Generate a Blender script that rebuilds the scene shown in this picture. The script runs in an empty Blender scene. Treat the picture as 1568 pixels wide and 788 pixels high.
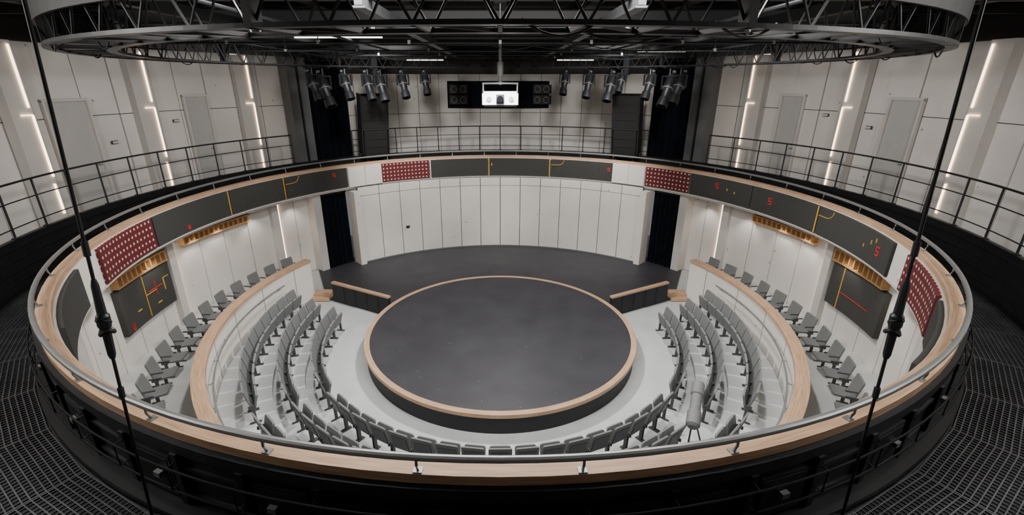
import bpy, math, random
from mathutils import Vector, Matrix, Euler
random.seed(4)
D2R=math.pi/180
def P(r,t,z): return Vector((r*math.sin(t*D2R), r*math.cos(t*D2R), z))

# ---------------------------------------------------------------- materials
def newmat(name):
    m=bpy.data.materials.new(name); m.use_nodes=True
    nt=m.node_tree; b=nt.nodes['Principled BSDF']; return m,nt,b
def s2l(c):
    return tuple((x/12.92 if x<=0.04045 else ((x+0.055)/1.055)**2.4) for x in c)
def mat(name,rgb,rough=0.6,metal=0.0,var=0.08,scale=3.0,bump=0.0,bscale=60,spec=0.5,speck=0):
    m,nt,b=newmat(name)
    c=s2l([x/255 for x in rgb])
    tc=nt.nodes.new('ShaderNodeTexCoord'); n=nt.nodes.new('ShaderNodeTexNoise')
    n.inputs['Scale'].default_value=scale; n.inputs['Detail'].default_value=6
    nt.links.new(tc.outputs['Object'],n.inputs['Vector'])
    r=nt.nodes.new('ShaderNodeValToRGB')
    r.color_ramp.elements[0].position=0.3; r.color_ramp.elements[1].position=0.7
    r.color_ramp.elements[0].color=(c[0]*(1-var),c[1]*(1-var),c[2]*(1-var),1)
    r.color_ramp.elements[1].color=(min(1,c[0]*(1+var)),min(1,c[1]*(1+var)),min(1,c[2]*(1+var)),1)
    nt.links.new(n.outputs['Fac'],r.inputs['Fac']); col=r.outputs['Color']
    if speck:
        v=nt.nodes.new('ShaderNodeTexVoronoi'); v.inputs['Scale'].default_value=speck
        nt.links.new(tc.outputs['Object'],v.inputs['Vector'])
        lt=nt.nodes.new('ShaderNodeMath'); lt.operation='LESS_THAN'; lt.inputs[1].default_value=0.05
        nt.links.new(v.outputs['Distance'],lt.inputs[0])
        mx=nt.nodes.new('ShaderNodeMix'); mx.data_type='RGBA'
        nt.links.new(lt.outputs[0],mx.inputs['Factor']); nt.links.new(col,mx.inputs['A'])
        k=0.45 if c[0]>0.2 else 3.5
        mx.inputs['B'].default_value=(c[0]*k,c[1]*k,c[2]*k,1); col=mx.outputs['Result']
    nt.links.new(col,b.inputs['Base Color'])
    b.inputs['Roughness'].default_value=rough; b.inputs['Metallic'].default_value=metal
    b.inputs['Specular IOR Level'].default_value=spec
    if bump>0:
        n2=nt.nodes.new('ShaderNodeTexNoise'); n2.inputs['Scale'].default_value=bscale
        nt.links.new(tc.outputs['Object'],n2.inputs['Vector'])
        bp=nt.nodes.new('ShaderNodeBump'); bp.inputs['Strength'].default_value=bump; bp.inputs['Distance'].default_value=0.01
        nt.links.new(n2.outputs['Fac'],bp.inputs['Height']); nt.links.new(bp.outputs['Normal'],b.inputs['Normal'])
    return m
def emit(name,rgb,s):
    m,nt,b=newmat(name); c=s2l([x/255 for x in rgb])
    b.inputs['Base Color'].default_value=(*c,1); b.inputs['Emission Color'].default_value=(*c,1)
    b.inputs['Emission Strength'].default_value=s; return m
def woodmat(name,a,bb):
    m,nt,b=newmat(name)
    uv=nt.nodes.new('ShaderNodeUVMap'); mp=nt.nodes.new('ShaderNodeMapping'); mp.inputs['Scale'].default_value=(1.2,26,1)
    nt.links.new(uv.outputs['UV'],mp.inputs['Vector'])
    n=nt.nodes.new('ShaderNodeTexNoise'); n.inputs['Scale'].default_value=1.6; n.inputs['Detail'].default_value=6
    nt.links.new(mp.outputs['Vector'],n.inputs['Vector'])
    r=nt.nodes.new('ShaderNodeValToRGB'); r.color_ramp.elements[0].position=0.3; r.color_ramp.elements[1].position=0.72
    r.color_ramp.elements[0].color=(*s2l([x/255 for x in a]),1); r.color_ramp.elements[1].color=(*s2l([x/255 for x in bb]),1)
    nt.links.new(n.outputs['Fac'],r.inputs['Fac']); nt.links.new(r.outputs['Color'],b.inputs['Base Color'])
    b.inputs['Roughness'].default_value=0.5; return m
def dotmat(name):
    m,nt,b=newmat(name)
    uv=nt.nodes.new('ShaderNodeUVMap')
    mp=nt.nodes.new('ShaderNodeVectorMath'); mp.operation='MULTIPLY'; mp.inputs[1].default_value=(6.3,6.3,0)
    nt.links.new(uv.outputs['UV'],mp.inputs[0])
    fr=nt.nodes.new('ShaderNodeVectorMath'); fr.operation='FRACTION'; nt.links.new(mp.outputs[0],fr.inputs[0])
    sb=nt.nodes.new('ShaderNodeVectorMath'); sb.operation='SUBTRACT'; sb.inputs[1].default_value=(0.5,0.5,0); nt.links.new(fr.outputs[0],sb.inputs[0])
    ln=nt.nodes.new('ShaderNodeVectorMath'); ln.operation='LENGTH'; nt.links.new(sb.outputs[0],ln.inputs[0])
    lt=nt.nodes.new('ShaderNodeMath'); lt.operation='LESS_THAN'; lt.inputs[1].default_value=0.2; nt.links.new(ln.outputs['Value'],lt.inputs[0])
    mx=nt.nodes.new('ShaderNodeMix'); mx.data_type='RGBA'
    mx.inputs['A'].default_value=(*s2l((0.34,0.08,0.10)),1); mx.inputs['B'].default_value=(*s2l((0.78,0.70,0.66)),1)
    nt.links.new(lt.outputs[0],mx.inputs['Factor']); nt.links.new(mx.outputs['Result'],b.inputs['Base Color'])
    b.inputs['Roughness'].default_value=0.7; return m

WALL=mat('painted_wall',(208,204,199),0.75,var=0.09,scale=0.55,bump=0.15,speck=1.5)
WALLB=mat('wall_joint',(88,87,86),0.9)
WALLG=mat('door_paint',(172,170,167),0.6,var=0.04)
PIL=mat('pilaster_paint',(188,185,181),0.7,var=0.07,scale=0.8)
GREYC=mat('column_grey',(96,98,100),0.6,var=0.06)
FLOOR=mat('grey_vinyl_floor',(176,179,179),0.42,var=0.06,scale=1.5,bump=0.03)
STAGE=mat('stage_black_vinyl',(46,46,51),0.55,var=0.18,scale=1.4,bump=0.08,speck=2.5)
STSIDE=mat('stage_riser_black',(20,22,27),0.6)
BLK=mat('black_steel',(24,25,27),0.5,metal=0.3,var=0.2)
BLK2=mat('black_paint',(12,12,14),0.6,var=0.2)
DGREY=mat('dark_grey_metal',(50,52,56),0.45,metal=0.6,var=0.15)
GRATE=mat('grating_steel',(88,89,92),0.42,metal=0.6,var=0.25)
STEEL=mat('steel_rail',(140,142,142),0.4,metal=0.6,var=0.06)
TRUSS=mat('truss_metal',(60,62,65),0.4,metal=0.6,var=0.2)
TRUSSL=mat('truss_beam_metal',(90,92,95),0.4,metal=0.6,var=0.15)
TRUSSD=mat('truss_dark',(18,19,21),0.55,metal=0.2,var=0.2)
WOOD=woodmat('oak_wood',(152,121,95),(192,160,130))
WOODS=woodmat('slat_wood',(160,120,76),(198,158,108))
ACOU=mat('acoustic_panel_black',(50,50,48),0.9,var=0.22,scale=40,bump=0.3,bscale=90,speck=3)
DOTS=dotmat('red_dotted_panel')
YEL=mat('yellow_line',(196,154,44),0.6); RED=mat('red_mark',(190,34,34),0.6)
SEAT=mat('seat_grey',(102,104,104),0.65,var=0.06); SEATD=mat('seat_frame',(70,72,74),0.5,metal=0.3)
CURT=mat('navy_velvet',(14,18,28),0.95,var=0.3,bump=0.2,spec=0.15)
LED=emit('led_strip',(255,222,188),5.0); LEDC=emit('led_tube',(255,250,242),4.5)
WHITE=mat('projector_white',(190,190,190),0.35,var=0.02); LENS=mat('lens_glass',(12,12,16),0.08,spec=0.9)
SPK=mat('speaker_black',(20,20,22),0.7,bump=0.3)

# ---------------------------------------------------------------- builder
class B:
    def __init__(s): s.v=[];s.f=[];s.m=[];s.u=[];s.mats=[]
    def mi(s,m):
        if m not in s.mats: s.mats.append(m)
        return s.mats.index(m)
    def face(s,pts,m,uv=None):
        i=len(s.v); s.v+= [tuple(p) for p in pts]; s.f.append(list(range(i,i+len(pts)))); s.m.append(s.mi(m))
        s.u.append(uv if uv else [(p[0],p[1]) for p in pts])
    def arc(s,r0,r1,z0,z1,t0,t1,m,step=2.5,caps=True):
        n=max(1,int(math.ceil(abs(t1-t0)/step)))
        for k in range(n):
            a=t0+(t1-t0)*k/n; b=t0+(t1-t0)*(k+1)/n
            rm=(r0+r1)/2; ua=(a-t0)*D2R*rm; ub=(b-t0)*D2R*rm
            s.face([P(r0,a,z0),P(r0,a,z1),P(r0,b,z1),P(r0,b,z0)],m,[(ua,0),(ua,z1-z0),(ub,z1-z0),(ub,0)])
            s.face([P(r1,a,z0),P(r1,b,z0),P(r1,b,z1),P(r1,a,z1)],m,[(ua,0),(ub,0),(ub,z1-z0),(ua,z1-z0)])
            s.face([P(r0,a,z1),P(r1,a,z1),P(r1,b,z1),P(r0,b,z1)],m,[(ua,0),(ua,r1-r0),(ub,r1-r0),(ub,0)])
            s.face([P(r0,a,z0),P(r0,b,z0),P(r1,b,z0),P(r1,a,z0)],m,[(ua,0),(ub,0),(ub,r1-r0),(ua,r1-r0)])
        if caps and abs(t1-t0)<359.9:
            s.face([P(r0,t0,z0),P(r1,t0,z0),P(r1,t0,z1),P(r0,t0,z1)],m,[(0,0),(r1-r0,0),(r1-r0,z1-z0),(0,z1-z0)])
            s.face([P(r0,t1,z0),P(r0,t1,z1),P(r1,t1,z1),P(r1,t1,z0)],m,[(0,0),(0,z1-z0),(r1-r0,z1-z0),(r1-r0,0)])
    def box(s,c,sz,m,M=None):
        x,y,z=[q/2 for q in sz]; c=Vector(c)
        co=[Vector((a*x,b*y,d*z)) for d in(-1,1) for b in(-1,1) for a in(-1,1)]
        if M is not None: co=[(M@(c+q)) for q in co]
        else: co=[c+q for q in co]
        dims=[(sz[0],sz[1]),(sz[0],sz[1]),(sz[0],sz[2]),(sz[0],sz[2]),(sz[1],sz[2]),(sz[1],sz[2])]
        for (i,j,k,l),(du,dv) in zip([(0,2,3,1),(4,5,7,6),(0,1,5,4),(2,6,7,3),(0,4,6,2),(1,3,7,5)],dims):
            s.face([co[i],co[j],co[k],co[l]],m,[(0,0),(du,0),(du,dv),(0,dv)])
    def beam(s,p0,p1,w,h,m):
        p0=Vector(p0);p1=Vector(p1); d=p1-p0; L=d.length; d.normalize()
        up=Vector((0,0,1)) if abs(d.z)<0.98 else Vector((0,1,0))
        x=d.cross(up).normalized(); u=x.cross(d).normalized()
        M=Matrix((( d.x,x.x,u.x,0),(d.y,x.y,u.y,0),(d.z,x.z,u.z,0),(0,0,0,1))); M.translation=(p0+p1)/2
        s.box((0,0,0),(L,w,h),m,M)
    def tube(s,pts,r,m,n=8,closed=False,rads=None):
        pts=[Vector(p) for p in pts]; N=len(pts); rings=[]
        for i,p in enumerate(pts):
            if closed: d=pts[(i+1)%N]-pts[i-1]
            else: d=pts[min(i+1,N-1)]-pts[max(i-1,0)]
            d.normalize(); up=Vector((0,0,1)) if abs(d.z)<0.95 else Vector((1,0,0))
            x=d.cross(up).normalized(); u=x.cross(d).normalized(); rr=rads[i] if rads else r
            rings.append([p+rr*(math.cos(q*2*math.pi/n)*x+math.sin(q*2*math.pi/n)*u) for q in range(n)])
        base=len(s.v)
        for R in rings: s.v+=[tuple(q) for q in R]
        mi=s.mi(m)
        for i in range(N if closed else N-1):
            j=(i+1)%N
            for q in range(n):
                q2=(q+1)%n
                s.f.append([base+i*n+q,base+i*n+q2,base+j*n+q2,base+j*n+q]); s.m.append(mi); s.u.append([(0,0)]*4)
        if not closed:
            s.f.append([base+q for q in range(n)][::-1]); s.m.append(mi); s.u.append([(0,0)]*n)
            s.f.append([base+(N-1)*n+q for q in range(n)]); s.m.append(mi); s.u.append([(0,0)]*n)
    def arctube(s,r,z,t0,t1,rad,m,n=8,step=2.5):
        full=abs(t1-t0)>359.9; k=max(2,int(abs(t1-t0)/step))
        if full: s.tube([P(r,t0+(t1-t0)*i/k,z) for i in range(k)],rad,m,n,True)
        else: s.tube([P(r,t0+(t1-t0)*i/k,z) for i in range(k+1)],rad,m,n)
    def disk(s,r,z,m,n=96,r0=0):
        s.face([P(r,360*i/n,z) for i in range(n)][::-1],m)
    def mesh(s,name,smooth=False):
        me=bpy.data.meshes.new(name); me.from_pydata(s.v,[],s.f)
        for m in s.mats: me.materials.append(m)
        ul=me.uv_layers.new(name='UVMap')
        for p,mi,uv in zip(me.polygons,s.m,s.u):
            p.material_index=mi
            for k in range(len(p.vertices)): ul.data[p.loop_start+k].uv=uv[k]
        import bmesh
        bm=bmesh.new(); bm.from_mesh(me); bmesh.ops.remove_doubles(bm,verts=bm.verts,dist=0.0004)
        bmesh.ops.recalc_face_normals(bm,faces=bm.faces); bm.to_mesh(me); bm.free()
        if smooth:
            for p in me.polygons: p.use_smooth=True
            try: me.set_sharp_from_angle(angle=0.6)
            except Exception: pass
        me.update(); return me
    def obj(s,name,smooth=False):
        me=s.mesh(name,smooth); ob=bpy.data.objects.new(name,me); bpy.context.scene.collection.objects.link(ob)
        return ob

def PF(r,t,z):
    a=t*D2R
    M=Matrix(((math.cos(a),math.sin(a),0,0),(-math.sin(a),math.cos(a),0,0),(0,0,1,0),(0,0,0,1)))
    M.translation=P(r,t,z); return M

ZR=4.28; ZG=3.3; ZO=4.32
# ---------------------------------------------------------------- shell
b=B(); b.disk(13.1,-0.02,FLOOR); b.arc(0,5.65,-0.02,0.0,0,360,FLOOR)
b.obj('floor')
b=B()
for (r0,r1,z) in ((5.52,6.27,0.15),(6.27,7.48,0.30)): b.arc(r0,r1,0.0,z,76,284,FLOOR)
b.obj('seating_tier_floor')
b=B(); b.arc(7.72,9.8,0,0.45,62,298,FLOOR); b.obj('aisle_floor')
b=B(); b.arc(0.0,13.1,9.9,10.0,0,360,BLK2,step=5); b.obj('ceiling')

STR=[-105,-87,-70,-53,53,69.5,87,105]
def upper_wall(t0,t1,npan,zsp=6.45,ztop=8.45):
    b=B(); b.arc(13.02,13.15,ZG,9.9,t0,t1,WALLB)
    d=(t1-t0)/npan
    for i in range(npan):
        a=t0+i*d+0.05; c=t0+(i+1)*d-0.05
        rr=12.94 if i%3 else 12.90
        b.arc(rr,13.02,ZG+0.02,zsp-0.012,a,c,WALL,caps=True); b.arc(rr,13.02,zsp+0.012,ztop,a,c,WALL)
    b.arc(12.7,13.02,ztop,9.9,t0,t1,BLK2)
    return b
upper_wall(-46,46,20,zsp=5.9,ztop=7.75).obj('wall_back')
upper_wall(46,130,18).obj('wall_right')
upper_wall(-130,-46,18).obj('wall_left')
upper_wall(130,230,16).obj('wall_front')
def aarc(b,r0,r1,z0,z1,a,c,m,**k): b.arc(r0,r1,z0,z1,min(a,c),max(a,c),m,**k)
for i,t in enumerate(STR):
    sg=1 if t>0 else -1
    b=B(); aarc(b,12.6,12.89,ZG+.02,8.45,t-sg*0.5,t+sg*2.2,PIL)
    aarc(b,12.8,12.89,ZG+.02,8.45,t-sg*0.5,t-sg*1.5,PIL)
    b.obj('trim_%d'%(i+1))
    b=B(); w=0.085; t1=t-sg*0.1; t2=t-sg*0.28
    b.arc(12.56,12.6,6.8,8.35,t1-w,t1+w,LED)
    b.arc(12.56,12.6,4.95,6.6,t2-w,t2+w,LED); aarc(b,12.56,12.6,6.6,6.62,t2,t2+sg*1.4,LED)
    b.arc(12.56,12.6,3.9,4.75,t1-w,t1+w,LED)
    b.obj('led_wall_light')
for i,(a,c) in enumerate(((-84,-78.6),(58.5,62),(75.5,79.5),(-64,-60.5))):
    b=B(); b.arc(12.86,12.89,ZG+.02,6.9,a,c,WALLG); b.arc(12.78,12.89,ZG+.02,6.95,a-0.3,a,PIL); b.arc(12.78,12.89,ZG+.02,6.95,c,c+0.3,PIL)
    b.arc(12.78,12.89,6.9,6.98,a-0.3,c+0.3,PIL); b.box((0,0,0),(0.12,0.06,0.03),STEEL,PF(12.84,c-0.5,5.0))
    b.obj('door_%d'%(i+1))
for t in (-44.7,44.7):
    b=B(); b.arc(12.1,12.89,ZG+.02,8.9,t-1.9,t+1.9,GREYC)
    b.arc(12.0,12.1,ZG+.02,8.9,t-0.15,t+0.15,BLK); b.obj('steel_column')
for t,z in ((-95,5.9),(-66,6.1),(66,6.3),(73,6.0),(-76,5.6)):
    b=B(); b.box((0,0,0),(0.2,0.04,0.10),DGREY,PF(12.87,t,z)); b.box((0,-0.03,0),(0.17,0.02,0.07),PIL,PF(12.87,t,z)); b.obj('wall_socket_plate')

def lower_wall(t0,t1,n):
    b=B(); b.arc(9.86,10.0,0,ZG-0.1,t0,t1,WALLB); d=(t1-t0)/n
    for i in range(n): b.arc(9.8,9.86,0.0,ZG-0.1,t0+i*d+0.06,t0+(i+1)*d-0.06,WALL)
    return b
b=lower_wall(50,180,22); b.obj('wall_lower_right')
b=lower_wall(180,310,22); b.obj('wall_lower_left')
b=B(); b.arc(8.93,9.03,0.0,3.32,-41.5,41.5,WALLB)
n=14; d=83/n
for i in range(n):
    b.arc(8.87,8.93,0.08,2.95,-41.5+i*d+0.09,-41.5+(i+1)*d-0.09,WALL)
    b.arc(8.87,8.93,2.97,3.32,-41.5+i*d+0.09,-41.5+(i+1)*d-0.09,WALL)
b.arc(8.84,8.93,0.0,0.08,-41.5,41.5,GREYC)
for s in(-1,1): aarc(b,8.7,9.3,0.0,3.2,s*41.5,s*43.2,WALL)
b.box((0,0,0),(0.16,0.03,0.1),DGREY,PF(8.85,-28,1.3))
b.obj('wall_stage_back')
for s in (-1,1):
    b=B(); aarc(b,9.3,9.79,0.0,3.2,s*50.5,s*52.5,PIL); b.obj('pilaster_trim_%d'%(1 if s<0 else 2))
for s in(-1,1):
    for t in (60,86,112):
        b=B(); aarc(b,9.62,9.8,0.45,ZG-.1,s*(t+0.6),s*(t+2.2),PIL); b.obj('wall_pilaster_trim')
        b=B(); aarc(b,9.74,9.79,0.6,ZG-.1,s*(t-0.1),s*(t+0.22),LED); b.obj('led_wall_light')

def slats(t0,t1,z0,z1):
    b=B(); b.arc(9.74,9.795,z0,z1,t0,t1,WOODS)
    b.arc(9.62,9.74,z1-0.05,z1,t0,t1,WOODS); b.arc(9.62,9.74,z0,z0+0.05,t0,t1,WOODS)
    k=t0
    while k<t1-0.3: b.arc(9.62,9.74,z0+0.05,z1-0.05,k,k+0.28,WOODS); k+=1.2
    b.obj('wood_slat_grille')
def board(t0,t1,z0,z1,marks):
    b=B(); b.arc(9.66,9.79,z0,z1,t0,t1,ACOU)
    for kind,a,c,q0,q1 in marks: b.arc(9.645,9.66,q0,q1,a,c,kind)
    b.obj('chalkboard_acoustic_board')
slats(-84,-67.5,2.78,3.05); slats(68,83.5,2.78,3.05); slats(-101,-88.5,2.62,2.95); slats(88.5,101,2.62,3.0)
board(-101.5,-88.6,1.35,2.58,[(YEL,-95.3,-95.15,1.4,2.58),(YEL,-95.3,-92.5,2.0,2.02),(RED,-94.5,-91,2.05,2.07),(RED,-92.7,-92.6,1.85,2.3),(RED,-100.2,-99.6,1.4,1.43),(RED,-100.2,-100.05,1.4,1.55),(RED,-99.75,-99.6,1.4,1.6),(YEL,-90.6,-90.45,1.85,2.2),(YEL,-90.6,-89.2,2.2,2.22),(YEL,-98,-97,1.75,1.78),(YEL,-93,-92,1.6,1.63)])
board(88.8,102,1.35,2.58,[(YEL,91.6,91.75,1.35,2.58),(RED,92,99,1.85,1.865)])

# ---------------------------------------------------------------- gallery ring
FR=9.07
b=B(); b.arc(FR+.06,9.26,ZG-0.05,ZR-0.1,0,360,WALL); b.arc(9.3,12.88,ZG-0.1,ZG-0.03,0,360,BLK2)
b.obj('gallery_slab')
b=B(); b.arc(FR,FR+.06,3.33,4.18,0,360,WALL); b.arc(FR-.04,FR+.06,3.33,3.37,0,360,PIL); b.obj('gallery_fascia_trim')
b=B(); b.arc(9.10,9.28,4.18,ZR,0,360,WOOD)
b.obj('gallery_wood_handrail')
b=B(); b.arc(9.265,9.34,4.05,4.175,0,360,DGREY); b.arc(9.27,9.30,ZG,4.05,0,360,BLK)
for i in range(72):
    t=i*5
    b.arc(9.30,9.36,ZG,4.05,t,t+0.5,BLK)
    if i%2==0:
        b.arc(9.30,9.335,3.45,3.95,t+1.0,t+4.5,DGREY)
        b.arc(9.335,9.34,3.49,3.91,t+1.2,t+4.3,BLK2)
        b.box((0,0,0),(0.09,0.05,0.06),STEEL,PF(9.37,t+2.0+(i%5)*0.4,3.72))
    else:
        b.arc(9.30,9.33,3.5,3.54,t+0.6,t+4.9,DGREY); b.arc(9.30,9.33,3.86,3.9,t+0.6,t+4.9,DGREY)
for z in (3.95,3.68): b.arctube(9.44,z,0,360,0.012,BLK,6)
for i in range(72): b.tube([P(9.35,i*5+.25,3.95),P(9.44,i*5+.25,3.95),P(9.44,i*5+.25,3.68),P(9.35,i*5+.25,3.68)],0.01,BLK,5)
b.arc(9.26,9.5,ZG,ZG+0.1,0,360,BLK)
b.obj('gallery_parapet')
b=B(); b.arctube(9.27,4.465,0,360,0.034,STEEL,10,2)
for i in range(40):
    t=i*9+4.5; b.tube([P(9.27,t,4.465),P(9.27,t,4.37),P(9.24,t,4.285)],0.014,STEEL,6); b.arc(9.2,9.27,ZR,ZR+0.012,t-0.25,t+0.25,STEEL)
b.obj('steel_guard_rail',True)

def quarter(b_,t,z):
    r=FR-.08
    pts=[P(r,t,z-0.22),P(r,t+2.0,z-0.22)]+[P(r,t+2.0+1.6*math.sin(q*math.pi/12),z-0.22*math.cos(q*math.pi/12)) for q in range(1,7)]
    b_.tube(pts,0.012,YEL,5)
def digit(t,z,w,h):
    w*=.8; h*=.8; q=w/4
    return [(RED,t,t+w,z+h-0.03,z+h),(RED,t,t+w,z+h/2-0.015,z+h/2+0.015),(RED,t,t+w,z,z+0.03),(RED,t,t+q,z+h/2,z+h),(RED,t+w-q,t+w,z,z+h/2)]
def acp2(t0,t1,marks=(),arcs=()):
    b=B(); b.arc(FR-.07,FR,3.4,4.17,t0+0.1,t1-0.1,ACOU,step=2)
    for k,a,c,q0,q1 in marks: b.arc(FR-.085,FR-.07,q0,min(q1,4.17),a,c,k,step=1)
    for t in arcs: quarter(b,t,4.15)
    b.obj('acoustic_panel')
acp2(-95,-75,[(YEL,-75.35,-75.15,3.4,4.19)]+digit(-86.8,3.45,0.8,0.16))
acp2(-75,-60.4,[(YEL,-60.75,-60.55,3.4,4.19)])
acp2(-60.4,-43.5,digit(-47.5,3.88,1.0,0.2),[-60.2])
acp2(-20,-3.5); acp2(-3.5,14.5,[(YEL,-3.4,-3.15,3.4,4.19),(YEL,14.15,14.4,3.4,4.19),(YEL,-2.6,-2.3,3.85,3.95)])
acp2(14.5,32.2,digit(30.8,3.8,1.0,0.2),[14.7])
acp2(53.5,70,digit(60.5,3.8,1.0,0.24)+[(YEL,63.5,63.7,3.8,3.88),(YEL,65.5,65.7,3.75,3.83)])
acp2(70,87.5,digit(74.5,3.72,1.1,0.28)+[(YEL,87.1,87.35,3.4,4.19)])
acp2(87.5,108,digit(104,3.68,1.2,0.28)+[(YEL,102.2,102.4,3.85,3.95),(YEL,103.4,103.6,3.95,4.05),(YEL,100.4,100.6,3.7,3.78)],[87.7])
acp2(-136,-118); acp2(128,145)
for a,c in((-34,-20.3),(41.4,53.4),(-110.7,-95.2),(112.5,127)):
    b=B(); b.arc(FR-.07,FR,3.4,4.17,a+0.1,c-0.1,DOTS,step=2); b.obj('red_dotted_panel')
for a,c in((-43.4,-34.1),(32.3,41.3)):
    b=B(); b.arc(FR-.13,FR,3.38,4.17,a,(a+c)/2-0.05,WALL); b.arc(FR-.13,FR,3.38,4.17,(a+c)/2+0.05,c,WALL)
    b.obj('white_fascia_cabinet')

# grating walkway
b=B(); b.arc(9.36,10.66,ZG-0.03,ZG-0.02,0,360,BLK2)
for sct in range(24):
    a=90+sct*7.5; c=a+7.5
    rr=9.54
    while rr<10.6:
        b.beam(P(rr,a,ZG+0.006),P(rr,c,ZG+0.006),0.013,0.02,GRATE); rr+=0.065
    N=20
    for k in range(N+1):
        t=a+(c-a)*k/N; w=0.045 if k==0 else 0.011
        b.beam(P(9.52,t,ZG+0.004),P(10.62,t,ZG+0.004),w,0.02,GRATE)
b.obj('steel_grating_walkway')
b=B(); b.arc(10.7,10.8,ZG,ZO,-180,180,BLK)
for z in (3.5,3.72,3.94,4.16): b.arc(10.66,10.7,z,z+0.04,0,360,BLK)
b.obj('gallery_kerb')

def railing(t0,t1):
    b=B(); H=1.1
    for z,rd in ((H,0.024),(H-0.38,0.014),(0.2,0.014)): b.arctube(10.76,ZO+z,t0,t1,rd,DGREY,8)
    n=max(2,int(round(abs(t1-t0)/5.4)))
    for i in range(n+1):
        t=t0+(t1-t0)*i/n
        b.tube([P(10.76,t,ZO),P(10.76,t,ZO+H)],0.022,DGREY,8)
        b.arc(10.71,10.81,ZO,ZO+0.015,t-0.3,t+0.3,DGREY)
    b.obj('gallery_railing',True)
railing(-37,37); railing(51,122); railing(-122,-51)

# ---------------------------------------------------------------- stage
b=B(); RS=3.95; ZS=0.55
b.arc(0,RS-0.15,0.0,ZS,0,360,STAGE,step=3); b.arc(RS-0.15,RS-0.05,0,ZS-0.09,0,360,STSIDE)
b.arc(RS-0.15,RS,ZS-0.09,ZS+0.005,0,360,WOOD,step=3); b.obj('round_stage')
b=B()
arcp=[P(9.8,-52+104*i/40,0.03) for i in range(41)]
poly=[Vector((-6.35,3.1,0.03))]+arcp+[Vector((6.35,3.1,0.03)),Vector((3.6,1.65,0.03)),Vector((-3.6,1.65,0.03))]
b.face(poly,STAGE); low=[Vector((p.x,p.y,0.0)) for p in poly]
for i in range(len(poly)):
    j=(i+1)%len(poly); b.face([poly[i],poly[j],low[j],low[i]],STSIDE)
b.obj('stage_deck_floor')
for s in(-1,1):
    b=B(); p0=Vector((s*3.70,1.72,0)); p1=Vector((s*6.0,2.95,0))
    b.beam(p0+Vector((0,0,0.34)),p1+Vector((0,0,0.34)),0.1,0.68,STSIDE)
    b.beam(p0+Vector((0,0,0.72)),p1+Vector((0,0,0.72)),0.15,0.06,WOOD)
    for k in range(1,5):
        q=p0.lerp(p1,k/5); b.box((q.x,q.y-0.06,0.35),(0.03,0.03,0.6),DGREY)
    b.obj('stage_wing_parapet')
    b=B(); b.box((s*6.5,3.30,0.1),(0.62,0.4,0.18),WOOD); b.box((s*6.5,2.98,0.05),(0.62,0.22,0.09),WOOD); b.obj('wooden_step')
for s in(-1,1):
    b=B(); a,c=(65,180)
    t0,t1=(a,c) if s>0 else (-c,-a)
    b.arc(7.50,7.68,0.0,1.42,t0,t1,WALL,step=2); b.arc(7.45,7.73,1.42,1.5,t0,t1,WOOD,step=2)
    for k in range(0,9): 
        tt=s*(a+12*k+6); b.arc(7.495,7.50,0.3,1.42,tt-0.06,tt+0.06,WALLB)
    b.obj('seating_parapet_wall')
    b=B(); b.arctube(7.37,1.12,s*76,s*175,0.022,STEEL,8)
    for k in range(13): 
        tt=s*(78+8*k); b.tube([P(7.37,tt,1.1),P(7.43,tt,1.04),P(7.49,tt,1.04)],0.012,STEEL,6)
    b.obj('parapet_handrail',True)

# ---------------------------------------------------------------- chairs
def chair_mesh(openseat=False):
    b=B()
    T=Matrix.Translation((0,0.10,0.61))@Euler((math.radians(-13),0,0)).to_matrix().to_4x4()
    def plate(M,w,h,th,m,cut=0.05):
        pr=[]
        for (cx,cz,a0) in ((w/2-cut,-h/2+cut,-90),(w/2-cut,h/2-cut,0),(-w/2+cut,h/2-cut,90),(-w/2+cut,-h/2+cut,180)):
            for k in range(4):
                a=(a0+30*k)*D2R; pr.append((cx+cut*math.cos(a),cz+cut*math.sin(a)))
        n=len(pr)
        F=[M@Vector((x*.96,-th/2-0.012*math.cos(x/w*3.0),z*.96)) for x,z in pr]; G=[M@Vector((x,-th/4,z)) for x,z in pr]; K=[M@Vector((x,th/2,z)) for x,z in pr]
        b.face(F,m); b.face(K[::-1],m)
        for i in range(n):
            j=(i+1)%n; b.face([F[i],F[j],G[j],G[i]],m); b.face([G[i],G[j],K[j],K[i]],m)
    plate(T,0.46,0.52,0.035,SEAT,0.035)
    b.box((0,0,0),(0.36,0.012,0.36),SEATD,T@Matrix.Translation((0,0.022,-0.04)))
    if openseat: T2=Matrix.Translation((0,-0.14,0.43))@Euler((math.radians(84),0,0)).to_matrix().to_4x4()
    else: T2=Matrix.Translation((0,-0.05,0.50))@Euler((math.radians(14),0,0)).to_matrix().to_4x4()
    plate(T2,0.43,0.40,0.045,SEAT)
    for s in (-1,1):
        b.beam((s*0.235,0.02,0.0),(s*0.235,0.03,0.42),0.025,0.07,SEATD)
        b.box((s*0.235,0.03,0.012),(0.045,0.24,0.024),SEATD)
        b.box((s*0.235,0.05,0.42),(0.02,0.14,0.08),SEATD)
        if openseat: b.box((s*0.25,-0.04,0.62),(0.035,0.24,0.025),SEATD)
    b.beam((-0.235,0.03,0.37),(0.235,0.03,0.37),0.035,0.035,SEATD)
    return b.mesh('auditorium_chair')
CH=chair_mesh(); CHO=chair_mesh(True)
def put_chair(me,r,t,z,j=0):
    o=bpy.data.objects.new('auditorium_chair',me); bpy.context.scene.collection.objects.link(o)
    o.matrix_world=PF(r,t,z)@Matrix.Rotation(math.radians(random.uniform(-j,j)),4,'Z')
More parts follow.
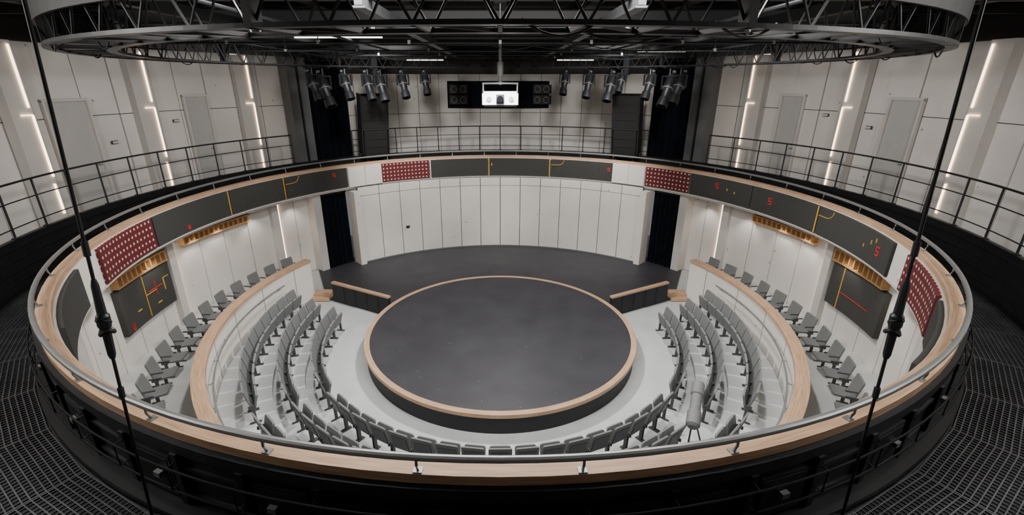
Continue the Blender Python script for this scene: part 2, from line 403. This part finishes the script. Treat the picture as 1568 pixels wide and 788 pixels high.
for r,z,t0 in((5.12,0.0,84),(5.9,0.15,82),(6.68,0.30,80)):
    step=0.505/r/D2R
    for s in(-1,1):
        t=t0
        while t<127: put_chair(CH,r,s*t,z,1.5); t+=step
    n=int((226-134)/step); st=(226-134)/n
    for i in range(n+1):
        if r==5.9 and i<2: continue
        put_chair(CH,r,134+i*st,z,1.5)
for s in(-1,1):
    t=64.5
    while t<150: put_chair(CHO,8.65,s*t,0.45,6); t+=5.0

# ---------------------------------------------------------------- curtains
def curtain(name,r,t0,t1,z0,z1):
    b=B(); n=110; pts=[]
    for i in range(n+1):
        t=t0+(t1-t0)*i/n; rr=r+0.09*math.sin(i*2*math.pi/9)+0.03*math.sin(i*1.7)
        pts.append((rr,t))
    for i in range(n):
        (ra,ta),(rb,tb)=pts[i],pts[i+1]
        b.face([P(ra,ta,z0),P(rb,tb,z0),P(rb*0.5+r*0.5,tb,z1),P(ra*0.5+r*0.5,ta,z1)],CURT)
    b.arc(r-0.06,r+0.06,z1-0.06,z1,t0,t1,BLK)
    b.obj(name,True)
for s in(-1,1):
    curtain('stage_curtain',9.4,min(s*43.4,s*50.4),max(s*43.4,s*50.4),0.03,3.18)
    curtain('gallery_curtain',12.3,min(s*34.5,s*42.6),max(s*34.5,s*42.6),ZG+.02,8.3)

# ---------------------------------------------------------------- speakers on gallery
for s in(-1,1):
    M=PF(9.97,s*33,5.62)@Euler((math.radians(8),0,0)).to_matrix().to_4x4()
    b=B(); 
    b.box((0,0,0.6),(1.12,0.6,1.4),SPK,M); b.box((0,0.02,-0.7),(1.0,0.55,1.15),SPK,M)
    for k in range(4): b.box((0,-0.31,1.12-k*0.33),(1.04,0.03,0.30),BLK2,M)
    for k in range(3): b.box((0,-0.27,-0.35-k*0.34),(0.92,0.03,0.30),BLK2,M)
    for q in(-1,1):
        b.box((q*0.57,0,0.1),(0.04,0.5,2.5),DGREY,M); b.tube([P(10.0,s*33+q*2.2,ZG),P(10.0,s*33+q*2.2,4.6)],0.05,BLK,8)
    b.beam(P(10,s*33-2.6,4.35),P(10,s*33+2.6,4.35),0.3,0.08,BLK)
    b.obj('loudspeaker_stack')
b=B(); b.box((0,0,0),(5.5,0.2,1.3),CURT,PF(12.76,0,6.78))
for q in(-1,1):
    for k in range(2):
        M=PF(12.58,q*9.6,6.55+k*0.5)
        b.box((0,0,0),(0.9,0.25,0.42),SPK,M); b.box((0,-0.13,0.19),(0.9,0.02,0.03),DGREY,M); b.box((0,-0.13,-0.19),(0.9,0.02,0.03),DGREY,M)
        for w in(-1,1): b.tube([M@Vector((w*0.22,-0.12,0)),M@Vector((w*0.22,-0.16,0))],0.15,STEEL,14); b.tube([M@Vector((w*0.22,-0.15,0)),M@Vector((w*0.22,-0.17,0))],0.135,BLK2,14)
b.obj('wall_speaker_array')
b=B(); cy=1.5; z=7.0
b.box((0,cy,z),(0.98,0.9,0.30),WHITE); b.box((0,cy,z+0.17),(0.9,0.82,0.05),WHITE); b.box((0,cy,z-0.17),(0.9,0.82,0.05),DGREY)
b.box((0,cy-0.455,z),(0.22,0.03,0.24),BLK2); b.tube([(0,cy-0.45,z),(0,cy-0.58,z)],0.09,LENS,16)
for q in(-1,1):
    b.tube([(q*0.3,cy-0.44,z),(q*0.3,cy-0.47,z)],0.07,STEEL,14); b.box((q*0.47,cy,z+0.28),(0.03,0.5,0.22),STEEL)
    b.beam((q*0.48,cy,z+0.38),(0,cy,z+0.42),0.08,0.03,STEEL)
b.tube([(0,cy,z+0.36),(0,cy,8.5)],0.045,STEEL,10); b.tube([(0,cy,z+0.6),(0,cy,z+0.95)],0.09,STEEL,10); b.box((0,cy,z+0.4),(1.0,0.2,0.04),STEEL)
b.obj('projector',False)

# ---------------------------------------------------------------- truss ring
b=B(); zb=7.93; zt=8.5; R0,R1=7.5,8.2
for r in(R0,R1):
    b.arc(r-0.07,r+0.07,zb-0.02,zb+0.02,0,360,TRUSS,step=2)
    b.arc(r-0.04,r+0.04,zt-0.05,zt+0.05,0,360,TRUSSD,step=3)
for i in range(72):
    t=i*5
    b.beam(P(R0,t,zb),P(R1,t,zb),0.04,0.04,TRUSSD)
    for r in(R0,R1):
        b.tube([P(r,t,zb),P(r,t+2.5,zt)],0.014,TRUSSD,5); b.tube([P(r,t+2.5,zt),P(r,t+5,zb)],0.014,TRUSSD,5)
    if i%2==0: b.beam(P(R0,t,zb),P(R1,t+5,zb),0.03,0.03,TRUSSD); b.beam(P(R0,t,zt),P(R1,t,zt),0.04,0.04,TRUSSD)
for i in range(12):
    t=i*30+15; b.box((0,0,0.28),(0.08,0.14,0.6),BLK2,PF(R1,t,zb)); b.tube([P(7.85,t,zt),P(7.85,t,9.9)],0.03,BLK2,6)
b.arc(R1+0.05,R1+0.09,zt-0.3,zt+0.25,0,360,BLK2,step=3)
for s in (-1,1):   # hoist motors are part of the truss rig
    M=PF(7.85,s*36.8,zb); b.box((0,0,0.15),(0.22,0.3,0.5),DGREY,M); b.box((0,0,-0.15),(0.16,0.22,0.25),TRUSSD,M); b.tube([P(7.85,s*36.8,zb+0.3),P(7.85,s*36.8,9.0)],0.05,DGREY,8)
# cables draped along the ring
for k in range(60):
    t=-180+k*6+random.uniform(-1,1); w=random.uniform(3,6); r=random.choice((R0+.03,R1-.03,7.85)); dz=random.uniform(0.06,0.22); z0=random.choice((zb+.03,zt-.02))
    b.tube([P(r,t+w*q/8,z0-dz*4*(q/8)*(1-q/8)*0.6) for q in range(9)],0.012,BLK2,5)
b.obj('lighting_truss_ring')
b=B()
for x in (-1.75,1.75): b.box((x,1.0,8.42),(0.10,13.8,0.12),TRUSSL); b.box((x,1.0,8.34),(0.16,13.8,0.025),TRUSSL)
for x in (-5,5): b.box((x,1.0,8.5),(0.14,12.0,0.18),TRUSSD)
for y in (-5.5,-2.5,0.5,3.2,5.6,7.1): 
    hw=math.sqrt(max(0,8.0**2-y*y)); b.box((0,y,8.6),(2*hw,0.14,0.2),TRUSSD); b.box((0,y,8.48),(2*hw,0.22,0.02),TRUSSD)
# scaffold pipes for hanging lights
for y in (-4.2,-1.1,1.9,4.4,6.3):
    hw=math.sqrt(7.4**2-y*y); b.tube([(-hw,y,8.25),(hw,y,8.25)],0.025,DGREY,8)
    for x in range(-6,7,2):
        if abs(x)<hw: b.tube([(x,y,8.25),(x,y,8.6)],0.012,DGREY,5); b.box((x,y,8.27),(0.06,0.08,0.08),STEEL)
for x in (-3.4,3.4,-6.3,6.3):
    hw=math.sqrt(7.4**2-x*x); b.tube([(x,-hw,8.33),(x,hw,8.33)],0.025,DGREY,8)
for k in range(22):
    x0=random.uniform(-6,5); y=random.choice((-1.1,1.9,4.4,6.3)); w=random.uniform(1,2.2)
    if math.hypot(x0,y)<7 and math.hypot(x0+w,y)<7: b.tube([(x0+w*q/8,y+.03,8.24-0.5*random.uniform(.9,1)*(q/8)*(1-q/8)) for q in range(9)],0.010,BLK2,5)
b.obj('truss_cross_beams')
b=B()
for i in range(-5,6):
    x=i*2.2; hw=math.sqrt(12.6**2-x*x); b.box((x,0,9.35),(0.2,2*hw,0.4),TRUSSD); b.box((x,0,9.14),(0.3,2*hw,0.03),TRUSSD)
for i in range(-6,7):
    y=i*1.9; hw=math.sqrt(12.6**2-y*y); b.box((0,y,9.0),(2*hw,0.07,0.09),TRUSSD); b.box((0,y+0.9,9.6),(2*hw*0.95,0.5,0.3),BLK2)
b.obj('ceiling_beams')
for (x0,x1,y,z) in((-4.7,-2.7,-0.6,8.4),(-9.0,-7.2,4.6,8.3),(7.2,9.0,4.6,8.3),(-3.6,-2.2,7.2,8.2),(2.2,3.6,7.2,8.2),(4.6,6.2,4.7,8.38)):
    b=B(); b.box(((x0+x1)/2,y,z),(x1-x0,0.05,0.03),LEDC); b.box(((x0+x1)/2,y,z+0.04),(x1-x0+0.06,0.09,0.05),BLK)
    for q in(x0+0.1,x1-0.1): b.tube([(q,y,z+0.06),(q,y,9.0)],0.01,BLK,5)
    b.obj('ceiling_led_tube_light')

def spot(t,sc=1.0):
    b=B(); M=PF(7.85,t,zb)
    b.box((0,0,-0.045),(0.09,0.8,0.05),BLK,M); b.tube([M@Vector((0,0,-0.05)),M@Vector((0,0,-0.25*sc))],0.035,DGREY,8)
    b.box((0,0,-0.27*sc),(0.46*sc,0.08,0.04),DGREY,M)
    for q in(-1,1): b.box((q*0.22*sc,0,-0.45*sc),(0.03,0.08,0.38*sc),DGREY,M)
    piv=M@Vector((0,0,-0.58*sc)); tgt=Vector((0,0.5,0.5)); d=(tgt-piv).normalized()
    d=(d+Vector((0,0,-0.9))).normalized()
    def q(a): return piv+d*a*sc
    b.tube([q(-0.42),q(-0.36),q(-0.05),q(0.0),q(0.3),q(0.32),q(0.55),q(0.57)],0.1,DGREY,14,rads=[x*sc for x in(0.08,0.15,0.165,0.13,0.12,0.15,0.17,0.17)])
    b.tube([q(0.56),q(0.575)],0.14*sc,LENS,14)
    b.tube([q(-0.5),q(-0.4)],0.06*sc,STEEL,10)
    b.tube([q(0.02),q(0.05)],0.175*sc,STEEL,14)
    b.obj('stage_spotlight',True)
for t,sc in((-54.2,1.0),(-51.2,1.2),(-45,1.0),(-38.6,1.05),(-34.9,1.1),(-28.5,1.0),(-22,.9),(19,.9),(26,1.0),(32.4,1.1),(35.4,0.8),(43.5,1.0),(49,1.2),(52,1.1)): spot(t,sc)

for s,xb,xt in ((-1,3.39,3.06),(1,3.34,3.11)):
    y=-9.0
    def R(z): return Vector((s*(xb+(xt-xb)*(z-3.87)/4.11),y,z))
    b=B(); b.tube([R(ZG+.02),R(9.9)],0.013,BLK,8)
    zz=5.62
    b.tube([R(zz+q) for q in(-.32,-.28,-.05,0,.08,.1,.35,.4)],0.03,DGREY,10,rads=[.02,.03,.034,.05,.05,.034,.028,.018])
    c=R(zz)
    b.tube([(c.x+s*0.045*math.cos(k),y+0.045*math.sin(k),zz-0.06+0.02*math.sin(2*k)) for k in[i*math.pi/6 for i in range(12)]],0.018,BLK,6,True)
    b.tube([(c.x+s*0.04*math.cos(k),y+0.04*math.sin(k),zz+0.03-0.03*math.sin(k)) for k in[i*math.pi/6 for i in range(12)]],0.016,BLK,6,True)
    b.tube([R(zz+0.6),R(zz+0.72)],0.024,DGREY,8); b.tube([R(4.9),R(5.0)],0.024,DGREY,8)
    c=R(ZG); b.box((c.x,y-0.03,ZG+0.12),(0.14,0.14,0.1),BLK)
    b.obj('suspension_rod',True)
b=B(); c=P(5.95,136.5,0.15)
for k in range(3): b.tube([c+Vector((0,0,0.75)),c+Vector((0.25*math.cos(k*2.1),0.25*math.sin(k*2.1),0.0))],0.018,DGREY,6)
b.tube([c+Vector((0,0,0.7)),c+Vector((0,0,0.95))],0.03,DGREY,8)
ax=Vector((0.35,0.75,0.35)).normalized(); cc=c+Vector((0,0,1.0))
b.tube([cc+ax*q for q in(-0.55,-0.5,-0.2,-0.18,0.2,0.22,0.5,0.52)],0.1,SEAT,14,rads=[.09,.14,.14,.11,.11,.13,.13,.11])
b.obj('follow_spotlight',True)

# ---------------------------------------------------------------- lights
WC=(1,0.965,0.925)
def area(loc,tgt,sx,sy,e,col=WC):
    l=bpy.data.lights.new('added_fill_light','AREA'); l.shape='RECTANGLE'; l.size=sx; l.size_y=sy; l.energy=e; l.color=col  # added fill lamp kept out of view, not a known fixture of the hall
    o=bpy.data.objects.new('added_fill_light',l); bpy.context.scene.collection.objects.link(o); o.location=loc
    o.rotation_euler=(Vector(tgt)-Vector(loc)).to_track_quat('-Z','Y').to_euler()
def spl(loc,tgt,e,ang=60,blend=0.6,rad=0.08,col=WC):
    l=bpy.data.lights.new('spot_lamp','SPOT'); l.energy=e; l.spot_size=math.radians(ang); l.spot_blend=blend; l.shadow_soft_size=rad; l.color=col
    o=bpy.data.objects.new('spot_lamp',l); bpy.context.scene.collection.objects.link(o); o.location=loc
    o.rotation_euler=(Vector(tgt)-Vector(loc)).to_track_quat('-Z','Y').to_euler()
area((0,-5.9,8.75),(0,-3.5,0),6,1.4,850)
area((-9,-8.0,8.8),(-7.5,-5,3),3,3,480); area((9,-8.0,8.8),(7.5,-5,3),3,3,480)  # added side fills, out of view, to brighten the grating
spl((0,0,8.15),(0,0,0),2700,118,0.5,0.3)
spl((0,-2.2,8.15),(0,-1.3,0),500,34,1,0.3)
for s in(-1,1):
    spl((s*3.5,3,8.2),(s*3.2,9,1.6),1500,75,0.8,0.2)
    spl((s*4,2.4,8.15),(s*5,12.9,5.6),1100,80,1,0.2)
    spl((s*3.5,0,8.0),(s*12.5,3.5,5.0),1200,95,1,0.3)
    spl((s*5,-1,8.15),(s*7.5,-2.5,0.5),1500,90,0.9,0.2)
    spl((s*2.5,-7.0,8.6),(s*3.5,-9.3,4.2),500,100,1,0.3)
    for t in (57,67,76,82,93,104,118): spl(P(9.38,s*t,3.1),P(9.75,s*t,0.6),34,95,0.8,0.04,(1,.93,.84))
for t in(-28,-10,10,28): spl(P(8.2,t,7.8),P(8.87,t,1.8),380,60,1,0.1)

w=bpy.data.worlds.new('world'); bpy.context.scene.world=w; w.use_nodes=True
w.node_tree.nodes['Background'].inputs[0].default_value=(0.5,0.52,0.55,1); w.node_tree.nodes['Background'].inputs[1].default_value=0.3

cam=bpy.data.cameras.new('camera'); co=bpy.data.objects.new('camera',cam); bpy.context.scene.collection.objects.link(co)
cam.sensor_width=36; cam.lens=36*717/1568; cam.clip_start=0.05; cam.clip_end=200
cam.shift_x=0.0115
co.location=(0,-12.4,7.5); co.rotation_euler=(math.radians(90-20.8),0,0)
bpy.context.scene.camera=co
vs=bpy.context.scene.view_settings; vs.view_transform='AgX'; vs.exposure=0.15
